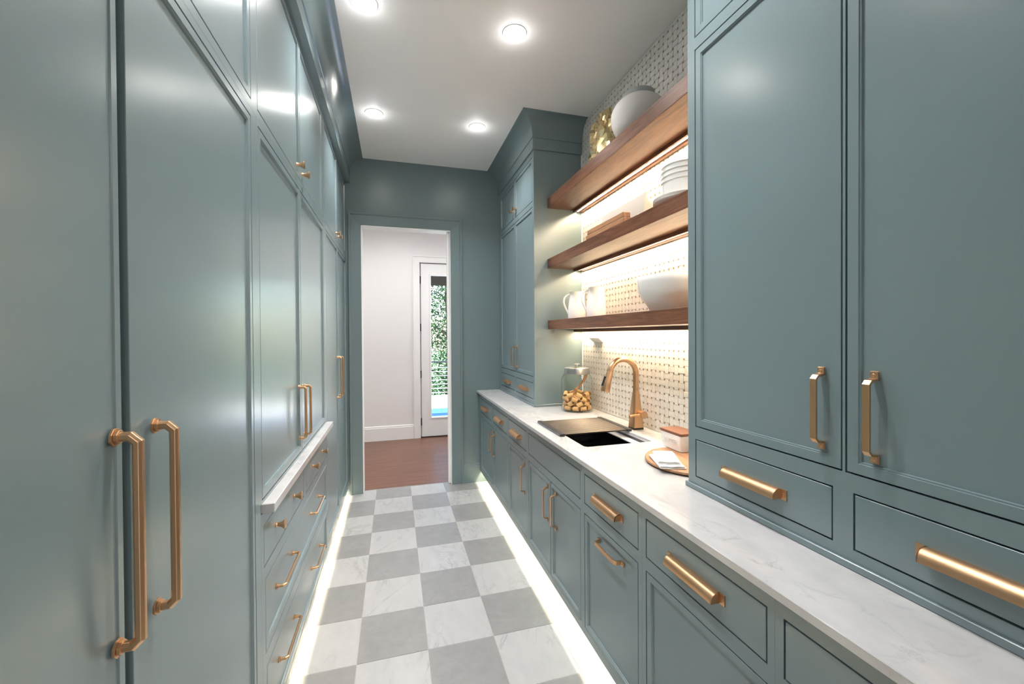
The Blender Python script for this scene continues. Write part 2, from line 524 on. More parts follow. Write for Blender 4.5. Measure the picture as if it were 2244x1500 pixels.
struct(MB().box(-1.1, XS + 0.1, -1.6, YW + 0.11, ZC, ZC + 0.1).build('ceiling', CEIL))
struct(MB().box(-2.3, 3.3, YW + 0.11, YH + 0.2, ZC, ZC + 0.1).build('ceiling_hall', CEIL))
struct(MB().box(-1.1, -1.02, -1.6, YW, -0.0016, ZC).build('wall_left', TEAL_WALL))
# open end behind the camera: an invented white kitchen, built for ambient fill
w = MB(); w.box(-3.0, -1.1, -1.7, -1.6, -0.08, ZC).box(XS + 0.1, 4.0, -1.7, -1.6, -0.08, ZC).box(-3.1, -3.0, -6.0, -1.6, -0.08, ZC).box(4.0, 4.1, -6.0, -1.6, -0.08, ZC).box(-3.1, 4.1, -6.1, -6.0, -0.08, ZC)
struct(w.build('wall_near', WHITE))
struct(MB().box(-3.1, 4.1, -6.0, -1.6, ZC, ZC + 0.1).build('ceiling_near', CEIL))
struct(MB().box(-3.1, 4.1, -6.0, -1.6, -0.08, -0.001).build('floor_near', TILE_W))

# far wall with the doorway (opening x -.285..515, z to 2.443)
w = MB()
w.box(-1.1, -0.285, YW, YW + 0.11, -0.0016, ZC).box(0.523, XS + 0.1, YW, YW + 0.11, -0.0016, ZC).box(-0.285, 0.523, YW, YW + 0.11, 2.443, ZC)
w.m = 1
w.box(-2.3, -1.1, YW, YW + 0.11, 0, ZC).box(XS + 0.1, 3.3, YW, YW + 0.11, 0, ZC)
w.box(-1.1, -0.285, YW + 0.11, YW + 0.115, 0, ZC).box(0.523, XS + 0.1, YW + 0.11, YW + 0.115, 0, ZC)
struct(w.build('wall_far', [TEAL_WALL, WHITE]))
# doorway lining, pocket door edge
d1 = struct(bpy.data.objects.new('door_1', None)); COL.objects.link(d1); d1.location = (0.115, YW + 0.05, 0); WLOC[d1] = (0.115, YW + 0.05, 0)
j = MB()
j.box(-0.2855, -0.279, YW - 0.005, YW + 0.116, 0, 2.44).box(0.517, 0.5235, YW - 0.005, YW + 0.116, 0, 2.44).box(-0.279, 0.517, YW - 0.005, YW + 0.116, 2.432, 2.4435)
j.build('jamb', TRIMW, d1)
j = MB(); j.box(0.494, 0.517, YW + 0.03, YW + 0.075, 0.003, 2.432); j.build('pocket_door_edge', TRIMW, d1)
j = MB(); j.box(0.4935, 0.4955, YW + 0.04, YW + 0.065, 0.93, 1.08); j.build('edge_pull', TRIMW, d1)

# casing around the doorway (mitred)
def casing(name, x0, x1, ztop, wd, Y, mat, sgn=-1, z0=0.0):
    prof = [(0, 0), (0, 0.010), (0.004, 0.013), (wd - 0.022, 0.016), (wd - 0.018, 0.021), (wd - 0.012, 0.024), (wd - 0.002, 0.024), (wd, 0.021), (wd, 0)]
    # path runs left side up, across, right side down; the normal points outwards on the left-hand side of travel
    path = [(x0, z0), (x0, ztop), (x1, ztop), (x1, z0)]
    rs = MB().sweep(path, prof, lambda a, b, c: (a, Y + sgn * c, b), pieces=True)
    o = struct(bpy.data.objects.new(name, None)); COL.objects.link(o)
    o.location = ((x0 + x1) / 2, Y, z0); WLOC[o] = tuple(o.location)
    for k in range(3):
        a, b = rs[k], rs[k + 1]
        e = 0.0007
        sh = [(0, 0, -e if k == 0 else 0), (e if k == 1 else 0, 0, 0), (0, 0, 0)]
        da = [(0, 0, 0), (e, 0, 0), (0, 0, -e)][k]; db = [(0, 0, -e), (-e, 0, 0), (0, 0, 0)][k]
        MB().rings([[tuple(Vector(p) + Vector(da)) for p in a], [tuple(Vector(p) + Vector(db)) for p in b]]).build('casing_board', mat, o)
    return o
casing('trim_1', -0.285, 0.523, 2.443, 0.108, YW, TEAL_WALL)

def baseboard(name, x0, x1, Y, h, mat):
    prof = [(0, 0), (0.016, 0), (0.016, h - 0.030), (0.011, h - 0.026), (0.011, h - 0.012), (0.007, h - 0.004), (0, h)]
    return struct(MB().prism([(p[0], p[1]) for p in prof], x0, x1, lambda a, b, c: (c, Y - a, b)).build(name, mat))
baseboard('baseboard_far', 0.6315, 0.90, YW, 0.185, TEAL_WALL)

# hall shell
w = MB()
w.box(-2.4, 0.345, YH, YH + 0.15, -0.08, ZC).box(1.275, 3.4, YH, YH + 0.15, -0.08, ZC).box(0.345, 1.275, YH, YH + 0.15, 2.455, ZC).box(0.345, 1.275, YH, YH + 0.15, -0.08, 0.0)
struct(w.build('wall_hall_far', WHITE))
struct(MB().box(-2.4, -2.3, YW, YH, -0.08, ZC).build('wall_hall_left', WHITE))
struct(MB().box(3.3, 3.4, YW, YH, -0.08, ZC).build('wall_hall_right', WHITE))
baseboard('baseboard_hall', -2.3, 0.249, YH, 0.20, TRIMW)
baseboard('baseboard_hall_right', 1.371, 3.3, YH, 0.20, TRIMW)
casing('trim_2', 0.345, 1.275, 2.455, 0.095, YH, TRIMW)

# glazed hall door
d2 = struct(bpy.data.objects.new('door_2', None)); COL.objects.link(d2); d2.location = (0.81, YH + 0.03, 0); WLOC[d2] = (0.81, YH + 0.03, 0)
gx0, gx1, gz0, gz1 = 0.498, 1.122, 0.278, 2.282
dm = MB()
ya, yb = YH + 0.012, YH + 0.056
dm.box(0.362, gx0, ya, yb, 0.012, 2.445).box(gx1, 1.262, ya, yb, 0.012, 2.445).box(gx0, gx1, ya, yb, 0.012, gz0).box(gx0, gx1, ya, yb, gz1, 2.445)
dm.build('slab', TRIMW, d2)
j = MB(); j.box(0.345, 0.374, YH + 0.058, YH + 0.15, 0.0, 2.455).box(1.250, 1.275, YH + 0.058, YH + 0.15, 0.0, 2.455).box(0.374, 1.250, YH + 0.058, YH + 0.15, 2.435, 2.455)
j.build('jamb', TRIMW, d2)
mm = MB().sweep([(gx0, gz0), (gx0, gz1), (gx1, gz1), (gx1, gz0)], [(-0.002, -0.006), (-0.002, 0.004), (0.006, 0.009), (0.018, 0.009), (0.024, 0.0), (0.024, -0.006)], lambda a, b, c: (a, ya - c, b), closed=True)
mm.build('glazing_bead', TRIMW, d2)
MB().box(gx0, gx1, YH + 0.030, YH + 0.036, gz0, gz1).build('pane', PANE, d2)
for px in (612, 716, 819, 923):
    z = 1.44 + (733 - px) / 906.71 * 5.80
    h = MB(); h.box(0.344, 0.362, YH + 0.004, YH + 0.0115, z - 0.05, z + 0.05)
    h.lathe([(0.006, -0.053), (0.006, 0.053)], (0.3535, YH + 0.002, z), 10)
    h.build('hinge', BRONZE, d2)
h = MB(); h.box(1.185, 1.225, ya - 0.008, ya, 0.96, 1.16); h.tube([(1.205, ya - 0.008, 1.05), (1.205, ya - 0.05, 1.05), (1.10, ya - 0.05, 1.05)], 0.009)
h.build('door_handle', BRONZE, d2)
MB().box(0.345, 1.275, YH - 0.005, YH + 0.14, 0.0, 0.010).build('threshold', BRONZE, d2)

# crown mouldings
def crown_profile(f, tot):
    # (outward, z): frieze f proud of the cabinets, then a cove reaching out to tot at the ceiling
    p = [(0.0, 2.815), (f - 0.002, 2.815), (f, 2.817), (f, 2.897), (f + 0.005, 2.899), (f + 0.005, 2.909)]
    rx = tot - f - 0.003
    for k in range(0, 11):
        a = PI - k * (PI / 2) / 10
        p.append((tot + rx * math.cos(a), 2.910 + 0.134 * math.sin(a)))
    p += [(tot + 0.003, 3.045), (tot + 0.003, 3.0499), (0.0, 3.0499)]
    return p
def crown(name, path, f, tot):
    prof = crown_profile(f, tot)
    return struct(MB().sweep(path, prof, lambda a, b, c: (a, b, c)).build(name, TEAL, smooth=35))
# sweep normals point to the left of travel
crown('trim_3', [(XL - 0.005, YW - 0.001), (XL - 0.005, -1.59)], 0.045, 0.154)            # left run (travel -y, left = +x)
crown('trim_4', [(XS - 0.001, 2.923), (XU + 0.003, 2.923), (XU + 0.003, YW - 0.001)], 0.013, 0.113)
crown('trim_5', [(XU + 0.003, -1.59), (XU + 0.003, 1.243), (XS - 0.001, 1.243)], 0.013, 0.113)

# right wall with mosaic
wr = struct(MB().box(XS, XS + 0.1, -1.6, YW, -0.0016, ZC).box(XS - 0.0053, XS, 1.262, 2.9135, ZT + 0.001, ZC).build('wall_right', MOSAIC_GROUT))
PIT, LW, HL = 0.0390, 0.0290, 0.0245
MT_Y0, MT_Y1, MT_Z0, MT_Z1 = 1.262, 2.914, ZT + 0.002, ZC - 0.003
mesh_h = MB().box(-0.003, 0.004, -HL + 0.0009, HL - 0.0009, -LW / 2 + 0.0009, LW / 2 - 0.0009).mesh('mosaic_tile_h', MOSAIC, bevel=0.0008)
mesh_v = MB().box(-0.003, 0.004, -LW / 2 + 0.0009, LW / 2 - 0.0009, -HL + 0.0009, HL - 0.0009).mesh('mosaic_tile_v', MOSAIC, bevel=0.0008)
cells = []
ny = int((MT_Y1 - MT_Y0) / PIT) + 2; nz = int((MT_Z1 - MT_Z0) / PIT) + 2
for a in range(-1, ny + 1):
    for b in range(-1, nz + 1):
        cy = MT_Y0 + 0.010 + a * PIT; cz = 1.2130 + (b - 8) * PIT
        hor = (a + b) % 2 == 0
        hy, hz = (HL, LW / 2) if hor else (LW / 2, HL)
        if cy + hy <= MT_Y0 or cy - hy >= MT_Y1 or cz + hz <= MT_Z0 or cz - hz >= MT_Z1: continue
        cells.append((cy, cz, hy, hz, hor))
full = [c for c in cells if c[0] - c[2] > MT_Y0 and c[0] + c[2] < MT_Y1 and c[1] - c[3] > MT_Z0 and c[1] + c[3] < MT_Z1]
def hidden(c):  # behind shelf boards
    return any(z0 - 0.03 < c[1] < z1 + 0.06 for z0, z1 in ((1.478, 1.545), (1.936, 2.035), (2.386, 2.62)))
vis = [c for c in full if not hidden(c) and c[0] > 1.36 and not (c[1] < 1.02 and c[0] < 1.72)]
vis.sort(key=lambda c: c[0] ** 2 + (c[1] - 1.44) ** 2 * 0.3)
single = set(id(c) for c in vis[:300])
field = MB(); dots = MB()
for c in cells:
    cy, cz, hy, hz, hor = c
    dx = random.uniform(-0.0006, 0.0006)
    if id(c) in single:
        o = bpy.data.objects.new('tile', mesh_h if hor else mesh_v); COL.objects.link(o)
        o.parent = wr
        o.location = Vector((XS - 0.004 + 0.0005 + dx, cy, cz)) - Vector(WLOC[wr])
        o.rotation_euler = (PI if random.random() < 0.5 else 0, random.uniform(-0.012, 0.012), random.uniform(-0.02, 0.02))
    else:
        y0, y1 = max(cy - hy + 0.0009, MT_Y0), min(cy + hy - 0.0009, MT_Y1)
        z0, z1 = max(cz - hz + 0.0009, MT_Z0), min(cz + hz - 0.0009, MT_Z1)
        if y1 - y0 > 0.002 and z1 - z0 > 0.002:
            ty = random.uniform(-0.0004, 0.0004); tz = random.uniform(-0.0003, 0.0003)
            xf = XS - 0.0075 + dx
            field.add([(xf - ty - tz, y0, z0), (xf + ty - tz, y1, z0), (xf + ty + tz, y1, z1), (xf - ty + tz, y0, z1),
                       (XS + 0.001, y0 - 0.0005, z0 - 0.0005), (XS + 0.001, y1 + 0.0005, z0 - 0.0005), (XS + 0.001, y1 + 0.0005, z1 + 0.0005), (XS + 0.001, y0 - 0.0005, z1 + 0.0005)],
                      [(0, 1, 2, 3), (0, 4, 5, 1), (1, 5, 6, 2), (2, 6, 7, 3), (3, 7, 4, 0)])
    # dot at the lower right vertex of each grid cell
    vy, vz = cy + PIT / 2, cz - PIT / 2
    q = (PIT - LW) / 2 - 0.0010
    if MT_Y0 < vy - q and vy + q < MT_Y1 and MT_Z0 < vz - q and vz + q < MT_Z1:
        if random.random() < 0.93: dots.box(XS - 0.0068, XS + 0.001, vy - q, vy + q, vz - q, vz + q)

def mosaic_field_mat():
    m = MOSAIC.copy(); m.name = 'mosaic_marble_field'
    nt = m.node_tree
    for n in list(nt.nodes):
        if n.type == 'OBJECT_INFO':
            for l in list(n.outputs['Random'].links): nt.links.remove(l)
            g = N(nt, 'ShaderNodeNewGeometry')
            for k in nt.nodes:
                if k.type == 'VECT_MATH' and k.operation == 'SCALE': L(nt, g.outputs['Random Per Island'], k.inputs['Scale'])
    return m
fo = field.build('tile_field', mosaic_field_mat(), wr); fo['kind'] = 'stuff'
do = dots.build('accent_dots', MOSAIC_DOT, wr); do['kind'] = 'stuff'
struct(MB().box(XS - 0.0130, XS, 2.9135, 2.9215, ZT, 2.816).build('trim_7', TRIMW))

# ================================================================== LEFT CABINETS
DL = 0.60
cabinet('refrigerator_cabinet', 'tall teal panel door nearest the camera on the left, with the closest long brass pull', 'L', XL, -0.40, 0.7975, 0.055, 2.135, DL,
        [F('door', 0.215, 0.7998, 0.095, 2.113, (PA_LONG, 'v', 0.775, 1.124), st=0.014, rec=0.003)], 'panelled appliance columns', toe=0.09, bodyz0=0.083)
cabinet('refrigerator_cabinet', 'tall teal panel door second from the camera on the left, beside the marble ledge', 'L', XL, 0.8150, 1.485, 0.055, 2.135, DL,
        [F('door', 0.8127, 1.432, 0.095, 2.113, (PA_LONG, 'v', 0.885, 1.119), st=0.020, rec=0.007)], 'panelled appliance columns', toe=0.09, bodyz0=0.083)
cabinet('upper_cabinet', 'teal upper cabinet above the two tall panel doors nearest the camera', 'L', XL, 0.20, 1.485, 2.1355, 2.815, DL,
        [F('door', 0.235, 0.825, 2.162, 2.797), F('door', 0.832, 1.437, 2.162, 2.797)], 'upper cabinets along the left wall')
cabinet('drawer_cabinet', 'low teal drawer cabinet under the narrow marble ledge, with four small knobs', 'L', XL, 1.4855, 2.835, 0.055, 0.866, DL,
        [F('drawer', 1.512, 2.130, 0.683, 0.822, None, flat=True), F('drawer', 2.178, 2.806, 0.683, 0.822, None, flat=True),
         F('drawer', 1.522, 2.803, 0.393, 0.640, None, st=0.028), F('drawer', 1.530, 2.803, 0.093, 0.347, None, st=0.028)], toe=0.09, bodyz0=0.083)
dc = [o for o in bpy.data.objects if o.name.startswith('drawer') and o.type == 'MESH']
T = side('L', XL)
for d, hs in zip(dc, (((KN_S, 1.655, 0.762), (KN_S, 1.930, 0.762)), ((KN_S, 2.345, 0.762), (KN_S, 2.632, 0.762)),
                      ((PA_DRW, 1.800, 0.527, -0.007), (PA_DRW, 2.436, 0.527, -0.007)), ((PA_DRW, 1.822, 0.241, -0.007), (PA_DRW, 2.446, 0.241, -0.007)))):
    for h in hs:
        place(h[0], 'knob' if h[0] is KN_S else 'handle', d, T(h[1], h[2], h[3] if len(h) > 3 else 0), ROT[('L', 'h')])
ld = MB().box(XL - 0.30, XL + 0.036, 1.5, 2.832, 0.8665, 0.8975)
tag(ld.build('marble_ledge', COUNTER, bevel=0.002), 'narrow white marble ledge above the left drawers, below the pair of doors', 'ledge')
cabinet('countertop_cabinet', 'teal double-door cabinet standing on the narrow marble ledge', 'L', XL, 1.4855, 2.835, 0.898, 2.135, DL,
        [F('door', 1.500, 2.102, 0.908, 2.115, (PA_MID, 'v', 2.040, 1.096, -0.0), st=0.024, rec=0.009), F('door', 2.110, 2.772, 0.908, 2.115, (PA_MID, 'v', 2.150, 1.090, -0.0), st=0.024, rec=0.009)])
cabinet('upper_cabinet', 'teal upper cabinet with two round brass knobs, above the marble-ledge cabinet', 'L', XL, 1.4855, 2.790, 2.1355, 2.815, DL,
        [F('door', 1.497, 2.118, 2.162, 2.800, (KN_R, 'h', 2.050, 2.208), st=0.020), F('door', 2.126, 2.745, 2.162, 2.800, (KN_R, 'h', 2.165, 2.205), st=0.020)], 'upper cabinets along the left wall')
cabinet('pantry_cabinet', 'tall teal double-door cabinet beside the doorway, on the left', 'L', XL, 2.8355, YW - 0.002, 0.055, 2.135, DL,
        [F('door', 2.850, 3.405, 0.120, 2.118, (PA_FAR, 'v', 3.330, 1.127), st=0.020), F('door', 3.412, 3.970, 0.120, 2.118, (PA_FAR, 'v', 3.470, 1.124), st=0.020)], toe=0.09, bodyz0=0.083)
cabinet('upper_cabinet', 'small teal upper cabinet left of the doorway, near the far wall', 'L', XL, 2.7905, YW - 0.002, 2.1355, 2.815, DL,
        [F('door', 2.815, 3.415, 2.162, 2.800, (KN_R, 'h', 3.350, 2.210), st=0.020), F('door', 3.422, 3.970, 2.162, 2.800, (KN_R, 'h', 3.470, 2.210), st=0.020)], 'upper cabinets along the left wall')

# ================================================================== RIGHT BASE CABINETS
DB = 0.60
zd0, zd1, zq0, zq1 = 0.148, 0.656, 0.698, 0.829
def base(label, y0, y1, fronts, bz1=None):
    return cabinet('base_cabinet', label, 'R', XB, y0, y1, 0.115, 0.8745, DB, fronts, 'base cabinets along the right side', toe=0.09, bodyz0=0.158, bodyz1=bz1)
base('teal base cabinet touching the far wall by the doorway, with two drawers over two doors', 2.9225, YW - 0.002,
     [F('drawer', 3.450, 3.920, zq0, zq1, (PC, 'h', 3.690, 0.764), flat=True), F('drawer', 2.940, 3.400, zq0, zq1, (PC, 'h', 3.175, 0.764), flat=True),
      F('door', 3.4295, 3.922, zd0, zd1, (PB, 'v', 3.468, 0.515, -0.004)), F('door', 2.942, 3.4235, zd0, zd1, (PB, 'v', 3.375, 0.512, -0.004))])
base('narrow teal base cabinet with one drawer over one door, just beyond the sink cabinet', 2.4625, 2.922,
     [F('drawer', 2.485, 2.905, zq0, zq1, (PC, 'h', 2.700, 0.764), flat=True), F('door', 2.485, 2.906, zd0, zd1, (PB, 'v', 2.530, 0.514, -0.004))])
base('teal sink base cabinet with a plain front panel over two doors', 1.6735, 2.462,
     [F('false_front', 1.694, 2.440, zq0, zq1, None, flat=True), F('door', 2.0695, 2.442, zd0, zd1, (PB, 'v', 2.114, 0.521, -0.004)), F('door', 1.694, 2.0635, zd0, zd1, (PB, 'v', 1.998, 0.521, -0.004))], 0.64)
base('teal base cabinet with a horizontal bar pull on the door below its drawer', 1.2145, 1.673,
     [F('drawer', 1.236, 1.653, zq0, zq1, (PC, 'h', 1.445, 0.764), flat=True), F('door', 1.237, 1.655, zd0, zd1, (PB, 'h', 1.434, 0.596, -0.004))])
base('teal base cabinet nearest the camera whose drawer and bin pull show whole', 0.7095, 1.214,
     [F('drawer', 0.728, 1.192, zq0, zq1, (PC, 'h', 0.963, 0.764), flat=True), F('door', 0.728, 1.193, zd0, zd1, (PB, 'v', 0.772, 0.513, -0.004))])
base('teal base cabinet cut off by the bottom edge, nearest the camera', 0.20, 0.709,
     [F('drawer', 0.222, 0.688, zq0, zq1, (PC, 'h', 0.450, 0.764), flat=True), F('door', 0.222, 0.688, zd0, zd1, (PB, 'v', 0.265, 0.513, -0.004))])

# worktop with rounded sink cut-out
def rrect(x0, x1, y0, y1, r, n=6):
    p = []
    for cx, cy, a0 in ((x1 - r, y1 - r, 0), (x0 + r, y1 - r, PI / 2), (x0 + r, y0 + r, PI), (x1 - r, y0 + r, 1.5 * PI)):
        for k in range(n + 1):
            a = a0 + k * PI / 2 / n
            p.append((cx + r * math.cos(a), cy + r * math.sin(a)))
    return p
SX0, SX1, SY0, SY1 = 0.878, 1.250, 1.812, 2.400
def holed_slab(outer, inner, z0, z1, org):
    bm = bmesh.new()
    es = []
    for loop in (outer, inner):
        vs = [bm.verts.new((x - org[0], y - org[1], z1 - org[2])) for x, y in loop]
        for a, b in zip(vs, vs[1:] + vs[:1]): es.append(bm.edges.new((a, b)))
    bmesh.ops.triangle_fill(bm, use_beauty=True, use_dissolve=False, edges=es)
    top = list(bm.faces)
    r = bmesh.ops.extrude_face_region(bm, geom=top)
    for v in [g for g in r['geom'] if isinstance(g, bmesh.types.BMVert)]: v.co.z -= (z1 - z0)
    bmesh.ops.recalc_face_normals(bm, faces=bm.faces)
    es = [e for e in bm.edges if len(e.link_faces) == 2 and e.calc_face_angle(0) > 1.2]
    bmesh.ops.bevel(bm, geom=es, offset=0.0018, segments=1, affect='EDGES', profile=0.5)
    me = bpy.data.meshes.new('worktop'); bm.to_mesh(me); bm.free()
    return me
org = (1.085, 1.7, 0.875)
me = holed_slab([(0.770, -0.4), (XS - 0.001, -0.4), (XS - 0.001, YW - 0.001), (0.770, YW - 0.001)], rrect(SX0, SX1, SY0, SY1, 0.022), 0.875, ZT, org)
me.materials.append(COUNTER)
o = bpy.data.objects.new('worktop', me); COL.objects.link(o); o.location = org
tag(o, 'long white marble worktop with a sink cut-out along the right side', 'worktop')

# ================================================================== RIGHT TALL HUTCHES ON THE WORKTOP
DU = XS - XU - 0.012
def hutch(label, y0, y1, fronts):
    r = cabinet('hutch_cabinet', label, 'R', XU, y0, y1, ZT + 0.0005, 2.815, DU, fronts, 'hutch cabinets on the worktop')
    m = MB()
    m.box(XU - 0.008, XU - 0.0002, y0 - (0.008 if y0 > 2 else 0), y1 + (0.008 if y1 < 2 else 0), ZT + 0.0005, ZT + 0.018)
    if y0 > 2: m.box(XU - 0.0002, XS - 0.0125, y0 - 0.008, y0 - 0.0002, ZT + 0.0005, ZT + 0.018)
    if y1 < 2: m.box(XU - 0.0002, XS - 0.0125, y1 + 0.0002, y1 + 0.008, ZT + 0.0005, ZT + 0.018)
    m.build('base_moulding', TEAL, r, bevel=0.0015)
    return r
hutch('tall teal hutch in the foreground on the right, with two large doors over two drawers', 0.20, 1.244,
      [F('drawer', 0.739, 1.209, 0.941, 1.073, (PC, 'h', 0.972, 1.004), flat=True), F('drawer', 0.224, 0.694, 0.941, 1.073, (PC, 'h', 0.462, 1.004), flat=True),
       F('door', 0.7175, 1.209, 1.115, 2.419, (PB, 'v', 0.768, 1.255, -0.004), st=0.024), F('door', 0.224, 0.7115, 1.115, 2.419, (PB, 'v', 0.651, 1.254, -0.004), st=0.024),
       F('door', 0.7175, 1.209, 2.459, 2.790, st=0.024), F('door', 0.224, 0.7115, 2.459, 2.790, st=0.024)])
hutch('narrow teal hutch at the far end of the worktop, by the doorway wall', 2.922, YW - 0.002,
      [F('drawer', 3.458, 3.930, 0.950, 1.074, (PC, 'h', 3.690, 1.009), flat=True), F('drawer', 2.960, 3.428, 0.950, 1.074, (PC, 'h', 3.190, 1.009), flat=True),
       F('door', 3.431, 3.920, 1.120, 2.400, (PB, 'v', 3.475, 1.250, -0.004), st=0.024), F('door', 2.950, 3.425, 1.120, 2.400, (PB, 'v', 3.385, 1.250, -0.004), st=0.024),
       F('door', 3.431, 3.920, 2.440, 2.770, (KN_R, 'h', 3.475, 2.510), st=0.024), F('door', 2.950, 3.425, 2.440, 2.770, (KN_R, 'h', 3.385, 2.510), st=0.024)])

# ================================================================== LIGHTS
def area(name, parent, loc, sx, sy, energy, col, rot=(0, 0, 0), spread=PI):
    l = bpy.data.lights.new(name, 'AREA'); l.shape = 'RECTANGLE'; l.size = sx; l.size_y = sy; l.energy = energy; l.color = col; l.spread = spread
    o = bpy.data.objects.new(name, l); COL.objects.link(o)
    o.parent = parent; o.location = Vector(loc) - Vector(WLOC[parent]); o.rotation_euler = rot
    return o
# toe-kick strips
for sd, X0, y0, y1, zb, lab in (('R', XB, 0.22, 3.97, 0.158, 'warm LED strip hidden beneath the right base cabinets'), ('L', XL, 0.22, 3.97, 0.083, 'warm LED strip hidden beneath the left cabinets')):
    s = 1 if sd == 'L' else -1
    xc = X0 - s * 0.040
    r = thing('led_strip', lab, 'light', (xc, (y0 + y1) / 2, zb - 0.006), 'toe-kick LED strips')
    MB().box(xc - 0.006, xc + 0.006, y0, y1, zb - 0.006, zb - 0.0003).build('diffuser', LED_M, r)
    area('strip_light', r, (xc, (y0 + y1) / 2, zb - 0.0075), 0.012, y1 - y0, TOE_LED_W, (1.0, 0.81, 0.55))

def downlight(x, y, label, group):
    r = thing('recessed_light', label, 'light', (x, y, ZC), group)
    MB().rings([[(x + a * math.cos(2 * PI * k / 40), y + a * math.sin(2 * PI * k / 40), z) for k in range(40)] for a, z in ((0.064, ZC), (0.063, ZC - 0.003), (0.050, ZC - 0.004), (0.047, ZC - 0.0015))], cap1=False).build('trim_ring', TRIMW, r, smooth=50)
    MB().lathe([(0.0475, -0.0016), (0.036, -0.0025), (0.015, -0.003)], (x, y, ZC), 40).build('lens', LENS, r, smooth=50)
    l = bpy.data.lights.new('downlight', 'SPOT'); l.energy = DOWN_W; l.color = DOWN_COL; l.spot_size = math.radians(120); l.spot_blend = 0.85; l.shadow_soft_size = 0.045
    o = bpy.data.objects.new('downlight', l); COL.objects.link(o); o.parent = r; o.location = (0, 0, -0.012)
    g = bpy.data.lights.new('lens_glow', 'POINT'); g.energy = 0.16; g.color = DOWN_COL; g.shadow_soft_size = 0.02
    go = bpy.data.objects.new('lens_glow', g); COL.objects.link(go); go.parent = r; go.location = (0, 0, -0.045)
    return o
names = {(0, 2): 'far left recessed ceiling light, nearest the doorway wall beside the left crown', (1, 2): 'far right recessed ceiling light, nearest the crown of the far hutch',
         (0, 1): 'recessed ceiling light cut off by the top edge of the photo, on the left', (1, 1): 'large recessed ceiling light in the middle of the ceiling, right of centre'}
for a, x in enumerate((-0.128, 0.630)):
    for b, y in enumerate((1.095, 2.130, 3.165)):
        downlight(x, y, names.get((a, b), 'recessed ceiling light above the camera, %s one' % ('left' if a == 0 else 'right')), 'recessed ceiling lights')
for x, lab in ((-1.2, 'left of the doorway'), (0.1, 'straight beyond the doorway'), (1.4, 'right of the doorway'), (2.5, 'farthest right beyond the doorway')):  # unseen lamps added above the hall to brighten its walls
    o = downlight(x, 4.95, 'added unseen fill light in the white hall ceiling, ' + lab, 'added hall fill lights')
    o.data.energy = 20; o.data.spot_size = math.radians(165)

for x, lab in ((-1.2, 'left'), (0.5, 'middle'), (2.2, 'right')):  # made-up lamps behind the camera, added as ambient fill for the pantry
    for y, l2 in ((-2.6, 'nearer'), (-4.2, 'farther')):
        o = downlight(x, y, 'added fill light in the invented kitchen behind the camera, %s one of the %s row' % (lab, l2), 'added kitchen fill lights')
        o.data.energy = 45; o.data.spot_size = math.radians(165)

# ================================================================== OPEN SHELVES
SX_F = 1.113
shelf_z = ((2.386, 2.460, 'top oak floating shelf, carrying the gold and white vases'), (1.936, 2.006, 'middle oak floating shelf, carrying the stacked bowls and tray'), (1.478, 1.545, 'lowest oak floating shelf, carrying the pitchers and large bowl'))
for z0, z1, lab in shelf_z:
    r = thing('floating_shelf', lab, 'shelf', ((SX_F + XS) / 2, 2.08, z0), 'oak floating shelves')
    m = MB(); m.box(SX_F, XS - 0.0085, 1.2535, 2.9128, z0, z1)
    m.build('board', SHELF_WOOD, r, bevel=0.0015)
    m = MB(); m.box(SX_F - 0.0006, SX_F + 0.02, 2.9128, 2.9215, z0, z1); m.box(SX_F + 0.02, XS - 0.011, 2.9128, 2.9215, z0, z1)
    m.build('end_cap', SHELF_END, r)
    m = MB(); m.box(1.318, 1.332, 1.2535, 2.9128, z0 - 0.020, z0 - 0.0002); m.box(1.332, 1.375, 1.2535, 2.9128, z0 - 0.008, z0 - 0.0002); m.box(1.375, XS - 0.0095, 1.2535, 2.9128, z0 - 0.016, z0 - 0.0002)
    m.build('light_rail', SHELF_WOOD, r)
    MB().box(1.347, 1.357, 1.27, 2.90, z0 - 0.0115, z0 - 0.0082).build('led_diffuser', LED_M, r)
    area('strip_light', r, (1.352, 2.085, z0 - 0.0125), 0.010, 1.62, SHELF_LED_W, LED_COL, spread=math.radians(165))

# ================================================================== SINK, RACK, FAUCET
sk = thing('sink', 'black undermount sink set into the white worktop', 'sink', ((SX0 + SX1) / 2, (SY0 + SY1) / 2, 0.66))
rings = []
for d, z in ((0.012, 0.8745), (-0.0015, 0.8745), (-0.0015, 0.700), (-0.010, 0.668), (-0.03, 0.660)):
    rings.append([(x, y, z) for x, y in rrect(SX0 - d, SX1 + d, SY0 - d, SY1 + d, 0.022 + max(d, 0))])
m = MB(); m.rings(rings, cap0=False)
rings2 = [[(x, y, z) for x, y in rrect(SX0 - d, SX1 + d, SY0 - d, SY1 + d, 0.022 + max(d, 0))] for d, z in ((0.012, 0.8740), (0.003, 0.8735), (0.002, 0.695), (-0.006, 0.662), (-0.03, 0.654))]
m.build('basin', SINK_M, sk, smooth=30)
m = MB(); m.box(SX1 - 0.048, SX1 - 0.0017, SY0 + 0.004, SY1 - 0.004, 0.858, 0.864); m.build('back_ledge', LEDGE_M, sk, bevel=0.001)
m = MB(); m.lathe([(0.042, 0), (0.044, 0.003), (0.030, 0.004), (0.028, 0.001)], ((SX0 + SX1) / 2, (SY0 + SY1) / 2 + 0.1, 0.6602), 32); m.build('drain', STEEL, sk, smooth=40)
m = MB(); m.box(SX1 - 0.0085, SX1 - 0.006, 1.925, 1.955, 0.806, 0.826); m.build('badge', STEEL, sk, bevel=0.001)

